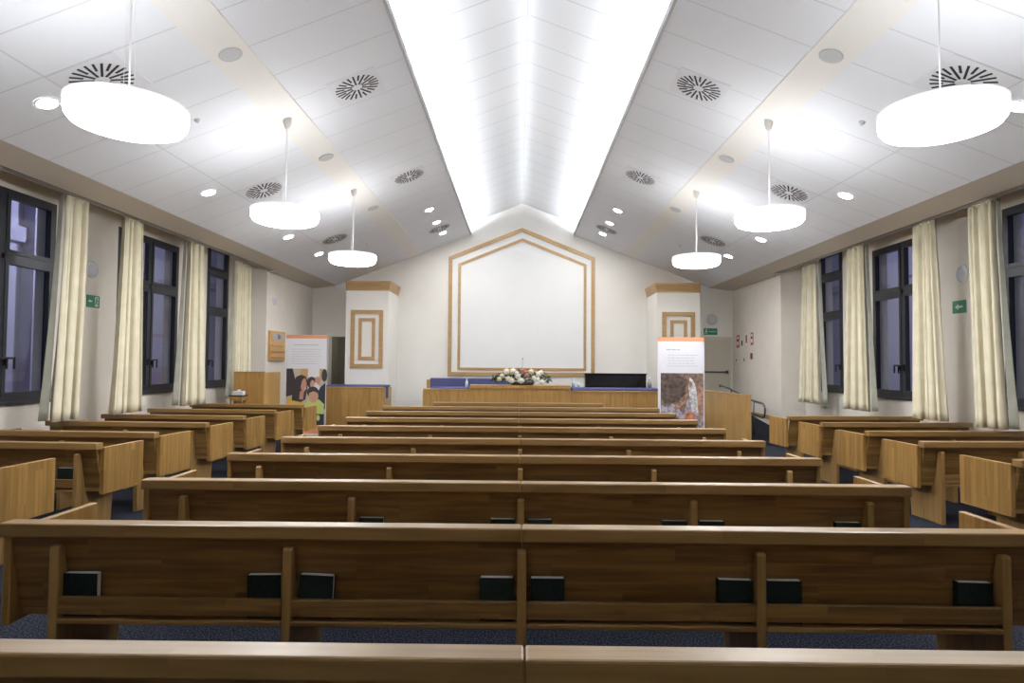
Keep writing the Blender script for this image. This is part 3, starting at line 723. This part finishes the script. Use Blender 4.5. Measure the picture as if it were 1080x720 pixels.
def exit_sign(x, y, z, rz, w, h, label, kind):
    t = thing('exit_sign', label, 'sign', (x, y, z), (0, 0, rz), 'green escape signs')
    MB().box(-w / 2, w / 2, -.012, -.0005, -h / 2, h / 2, .002).build('plate', GREEN, t)
    b = MB(); y0, y1 = -.0145, -.0122
    def arrow(cx, d, s):
        b.prism([(cx - d * s, 0), (cx - d * s * .2, s * .55), (cx - d * s * .2, s * .2), (cx + d * s, s * .2), (cx + d * s, -s * .2), (cx - d * s * .2, -s * .2), (cx - d * s * .2, -s * .55)], 'y', y0, y1)
    def man(cx, s, f=1):
        b.lathe([(0, y0), (s * .12, y0), (s * .12, y1), (0, y1)], 14, Matrix.Translation((cx + f * s * .05, 0, s * .38)) @ Matrix.Rotation(PI / 2, 4, 'X') @ Matrix.Scale(-1, 4, (0, 0, 1)))
        b.prism([(cx - s * .1, s * .25), (cx + s * .15, s * .22), (cx + s * .08, -s * .1), (cx + s * .25, -s * .2), (cx + s * .2, -s * .45), (cx + s * .1, -s * .43), (cx + s * .12, -s * .26), (cx - s * .05, -s * .15), (cx - s * .22, -s * .42), (cx - s * .32, -s * .36), (cx - s * .12, -s * .05)], 'y', y0, y1)
        b.prism([(cx + s * .15, s * .22), (cx + s * .36, s * .02), (cx + s * .3, -s * .03), (cx + s * .1, s * .12)], 'y', y0, y1)
    if kind == 'man_door':
        b.box(w * .10, w * .36, y0, y1, -h * .40, h * .40); b2 = b
        arrow(-w * .25, 1, h * .22)
        b.build('pictogram', SIGNW, t)
        b = MB(); y0, y1 = -.0165, -.0147; man(w * .23, h * .72); b.build('running_figure', GREEN, t)
    elif kind == 'arrow':
        arrow(0, 1, w * .28); b.build('pictogram', SIGNW, t)
    else:
        man(-w * .33, h * .8); b.build('pictogram', SIGNW, t)
        text_obj('SALIDA', h * .36, 'sign_text', SIGNW, t, (w * .13, -.0135, 0), (PI / 2, 0, 0), .0012)
exit_sign(CX - XW, 8.87, 2.40, PI / 2, .27, .17, 'green exit sign with a running figure on the left wall', 'man_door')
exit_sign(CX + XW, 8.93, 2.41, -PI / 2, .27, .175, 'green sign with a white arrow on the right wall', 'arrow')
exit_sign(5.06, YF, 2.46, 0, .36, .17, 'green exit sign above the beige door on the front wall', 'text')

# door in the front wall
d1 = struct(empty('door_1', (5.16, YF, .42)))
struct(MB().box(-.40, .38, -.03, -.0005, 0, 1.82).build('door_leaf', DOORM, d1))
b = MB(); b.box(-.47, -.40, -.05, -.0005, 0, 1.90); b.box(.38, .45, -.05, -.0005, 0, 1.90); b.box(-.40, .38, -.05, -.0005, 1.82, 1.90); struct(b.build('door_frame', DOORF, d1))
b = MB(); b.tube([(-.34, -.09, .98), (.33, -.09, .98)], .018, 10); b.box(-.36, -.30, -.10, -.0305, .94, 1.02, .004); b.box(.28, .34, -.10, -.0305, .94, 1.02, .004); struct(b.build('push_bar', METAL, d1))
# notices and switches on the right jog wall
xr = CX + XJ
def notice(y, z, w, h, mats, label, cat='notice', name='notice'):
    t = thing(name, label, cat, (xr, y, z), (0, 0, -PI / 2), 'notices and switches by the front door')
    MB().box(-w / 2, w / 2, -.008, -.0005, -h / 2, h / 2, .001).build('backing', mats[0], t)
    if len(mats) > 1: MB().box(-w * .32, w * .32, -.0105, -.0082, -h * .30, h * .36).build('print', mats[1], t)
    if len(mats) > 2: MB().box(-w * .30, w * .30, -.0125, -.0107, -h * .02, h * .2).build('pictogram', mats[2], t)
DK = pbr('notice_dark', (.06, .05, .07), .5)
notice(16.40, 2.19, .20, .32, [RED, WHITE, DK], 'red framed notice closest to the front door on the right wall')
notice(16.10, 2.13, .16, .20, [WHITE, DK], 'small dark notice second from the front door on the right wall')
notice(15.78, 2.22, .15, .30, [WHITE, RED], 'narrow red and white notice third from the front door')
notice(15.42, 2.22, .16, .30, [RED, WHITE, DK], 'red notice farthest from the front door on the right wall')
notice(15.46, 1.80, .15, .15, [RED, DK], 'red fire alarm call point below the notices on the right wall', 'alarm', 'fire_alarm_button')
notice(16.30, 1.93, .09, .09, [WHITE, GRILLE], 'small white thermostat plate below the notices', 'switch', 'switch_plate')
notice(16.50, 1.71, .10, .11, [WHITE, DK], 'dark switch plate closest to the front door', 'switch', 'switch_plate')
notice(16.30, 1.71, .08, .09, [WHITE, GRILLE], 'grey switch plate in the middle of the lower row by the door', 'switch', 'switch_plate')
notice(15.95, 1.71, .10, .12, [WHITE, DK], 'dark switch plate under the red call point, farther from the door', 'switch', 'switch_plate')

# ------------------------------------------------------------------ banners
def banner(x, y, h, label):
    r = thing('banner', label, 'banner', (x, y, 0), (0, 0, 0), 'roll-up banners')
    w = .425
    MB().box(-w - .01, w + .01, -.09, .09, 0, .085, .012).build('base', pbr('banner_base', (.62, .62, .64), .35, .4) if 'banner_base' not in MATS else MATS['banner_base'], r)
    MB().tube([(0, .03, .08), (0, .03, h - .01)], .012, 8).build('pole', METAL, r)
    MB().box(-w, w, -.004, 0, .085, h - .075).build('sheet', PRINTW, r)
    MB().box(-w, w, -.0045, .0, h - .0749, h).build('orange_head', ORANGE, r)
    MB().box(-w, w, -.0055, -.0042, .09, .27).build('orange_foot', ORANGE, r)
    return r
def lines(r, z, items):
    b = MB()
    for k, (x0, x1, zz, t) in enumerate(items):
        x = x0
        while x < x1:
            l = random.uniform(.03, .09); b.box(x, min(x + l, x1), -.0052, -.0041, zz - t / 2, zz + t / 2); x += l + .014
    b.build('print_lines', INK, r)
def poly(b, pts, lay, mi):
    y = -.0050 - .0007 * lay
    b.prism(pts, 'y', y, y + .0006, mi=mi)
def oval(cx, cz, rx, rz, n=18, a0=0, a1=2 * PI): return [(cx + rx * math.cos(a0 + (a1 - a0) * k / n), cz + rz * math.sin(a0 + (a1 - a0) * k / n)) for k in range(n)]
BH = 2.14
lb = banner(-4.42, 13.2, BH, 'white banner with a photo of a woman and child, by the left front corner')
lines(lb, 0, [(-.26, .26, 1.93, .022)] + [(-.34 + random.uniform(0, .05), .34 - random.uniform(0, .1), 1.84 - .05 * k, .010) for k in range(7)])
pm = [flat(c) for c in ((.42, .36, .30), (.035, .03, .035), (.42, .27, .12), (.62, .62, .64), (.46, .24, .17), (.55, .36, .06), (.45, .52, .16), (.50, .28, .19), (.02, .025, .04), (.42, .22, .16))]
b = MB(); z0, z1 = .27, 1.437
poly(b, [(-.41, z0), (.41, z0), (.41, z1), (-.41, z1)], 0, 0)
poly(b, [(-.41, .85), (-.24, .90), (-.22, 1.2), (-.28, z1), (-.41, z1)], 1, 1)
poly(b, [(-.12, 1.2), (.04, 1.2), (.04, z1), (-.12, z1)], 1, 2); poly(b, [(.28, 1.2), (.36, 1.2), (.36, z1), (.28, z1)], 1, 2)
poly(b, [(.04, 1.26), (.28, 1.26), (.28, z1), (.04, z1)], 1, 3)
poly(b, [(.20, .60), (.41, .60), (.41, 1.15), (.33, 1.08), (.22, .95)], 2, 8)
poly(b, oval(.385, 1.30, .06, .13, 18), 2, 1); poly(b, oval(.12, 1.15, .10, .12), 2, 1)
poly(b, oval(.14, 1.11, .05, .09), 3, 7); poly(b, oval(.245, 1.19, .055, .085), 3, 9); poly(b, [(.17, 1.08), (.27, .98), (.30, 1.06), (.20, 1.16)], 4, 3)
poly(b, [(-.40, .40), (-.02, .40), (-.03, .70), (-.12, .82), (-.30, .84), (-.39, .76)], 4, 5)
poly(b, [(-.29, .78), (-.10, .74), (.0, .80), (.03, 1.0), (.035, 1.18), (-.01, 1.28), (-.10, 1.31), (-.20, 1.27), (-.265, 1.12)], 5, 1)
poly(b, oval(-.045, 1.10, .062, .145), 6, 4); poly(b, [(-.13, .80), (-.05, .80), (-.035, .97), (-.12, .97)], 6, 9)
poly(b, [(-.115, 1.0), (-.08, 1.18), (-.03, 1.25), (-.10, 1.28), (-.17, 1.2)], 7, 1)
poly(b, [(-.03, 1.025), (.005, 1.045), (.0, 1.01)], 7, 3)
poly(b, [(-.04, .45), (.37, .45), (.39, .70), (.28, .80), (.06, .80), (-.02, .70)], 6, 6)
poly(b, [(.12, .27), (.39, .27), (.39, .50), (.12, .50)], 7, 8); poly(b, oval(.27, .42, .035, .06), 8, 6)
poly(b, oval(.15, .95, .125, .115), 7, 1); poly(b, oval(.165, .86, .10, .135), 8, 7); poly(b, [(.05, .92), (.08, 1.0), (.23, 1.0), (.265, .93), (.165, .97)], 9, 1)
poly(b, oval(.19, .80, .035, .012), 9, 4)
b.build('photo_print', pm, lb)
rb = banner(2.985, 11.7, 2.075, 'white banner with a painted robed figure, beside the right pillar')
lines(rb, 0, [(-.27, -.02, 1.85, .022)] + [(-.27 + random.uniform(0, .05), .30 - random.uniform(0, .1), 1.75 - .05 * k, .010) for k in range(5)])
pm = [mottled('paint_%d' % k, tuple(q * .55 for q in c), tuple(min(.9, q * 1.5) for q in c), 14, 0.6, 6) for k, c in enumerate(((.16, .11, .085), (.085, .06, .05), (.48, .46, .46), (.42, .16, .09), (.27, .24, .28), (.30, .17, .12), (.32, .05, .04), (.30, .28, .32), (.04, .03, .03)))]
b = MB(); z0, z1 = .30, 1.42
poly(b, [(-.375, z0), (.405, z0), (.405, z1), (-.375, z1)], 0, 0)
poly(b, [(-.30, .85), (.05, .92), (.10, 1.3), (-.10, 1.42), (-.375, 1.42), (-.375, 1.0)], 1, 1)
poly(b, [(-.375, .42), (.10, .42), (.0, .72), (-.15, .86), (-.30, .80), (-.375, .86)], 2, 7)
poly(b, [(.22, 1.1), (.40, .95), (.40, .40), (.10, .40), (.02, .62), (.12, .95)], 2, 4)
poly(b, [(.30, 1.25), (.39, 1.15), (.405, .62), (.34, .55), (.28, .9)], 3, 5)
poly(b, [(.16, 1.34), (.23, 1.28), (.28, 1.1), (.31, .70), (.22, .66), (.16, .9), (.13, 1.18)], 4, 2)
poly(b, oval(.165, 1.22, .035, .06), 5, 5)
poly(b, [(.08, 1.05), (.13, 1.08), (.06, .86), (-.10, .74), (-.14, .78)], 5, 5)
poly(b, [(.02, .40), (.05, .62), (.14, .74), (.24, .68), (.30, .40)], 5, 3)
poly(b, [(-.25, .36), (-.24, .50), (-.12, .62), (.0, .56), (.04, .38)], 4, 6)
poly(b, [(-.375, .30), (.405, .30), (.405, .36), (.2, .42), (-.1, .34), (-.375, .44)], 6, 8)
b.build('painting_print', pm, rb)

# ------------------------------------------------------------------ outside, dusk
for sg, sd in ((-1, 'left'), (1, 'right')):
    b = MB(); x = CX + sg * 10.0
    b.box(min(x, x + sg * .4), max(x, x + sg * .4), 5.0, 25.0, 0, 7.0)
    for yy in (8.0, 12.5, 16.5, 21.0): b.box(min(x, x - sg * .25), max(x, x - sg * .25), yy, yy + 1.3, 0, 7.0)
    b.box(min(x, x - sg * .12), max(x, x - sg * .12), 5.0, 25.0, 3.9, 4.2)
    tag(b.build('neighbouring_building', FACADE), 'pale building facade outside the %s windows' % sd, 'building', 'buildings outside')
    l = bpy.data.lights.new('facade_fill', 'POINT'); l.energy = 330; l.color = (.80, .82, 1.0); l.shadow_soft_size = .2  # unseen fill light without a fixture, added to brighten the facade
    o = bpy.data.objects.new('facade_fill', l); COL.objects.link(o); o.location = (CX + sg * 7.7, 13.5, 4.6)
w = bpy.data.worlds.new('dusk'); SC.world = w; w.use_nodes = True
w.node_tree.nodes['Background'].inputs[0].default_value = (.075, .085, .13, 1); w.node_tree.nodes['Background'].inputs[1].default_value = 1.0

# ------------------------------------------------------------------ camera and view
cam = bpy.data.cameras.new('camera'); co = bpy.data.objects.new('camera', cam); COL.objects.link(co)
cam.sensor_width = 36.0; cam.lens = 670 / 1080 * 36.0; cam.clip_start = .05; cam.clip_end = 100
yaw, pitch, roll = 7 / 670, math.atan(24 / 670), .0075
co.matrix_world = Matrix.Translation((0, 0, 1.56)) @ Matrix.Rotation(yaw, 4, 'Z') @ Matrix.Rotation(PI / 2 + pitch, 4, 'X') @ Matrix.Rotation(roll, 4, 'Z')
SC.camera = co
vs = SC.view_settings
vs.view_transform = 'Standard'; vs.look = 'None'; vs.exposure = 0.36; vs.gamma = 1.0; vs.use_curve_mapping = False
cy = SC.cycles
cy.max_bounces = 8; cy.diffuse_bounces = 5; cy.glossy_bounces = 3; cy.transparent_max_bounces = 8
cy.caustics_reflective = False; cy.caustics_refractive = False; cy.sample_clamp_indirect = 6.0
cy.use_denoising = True
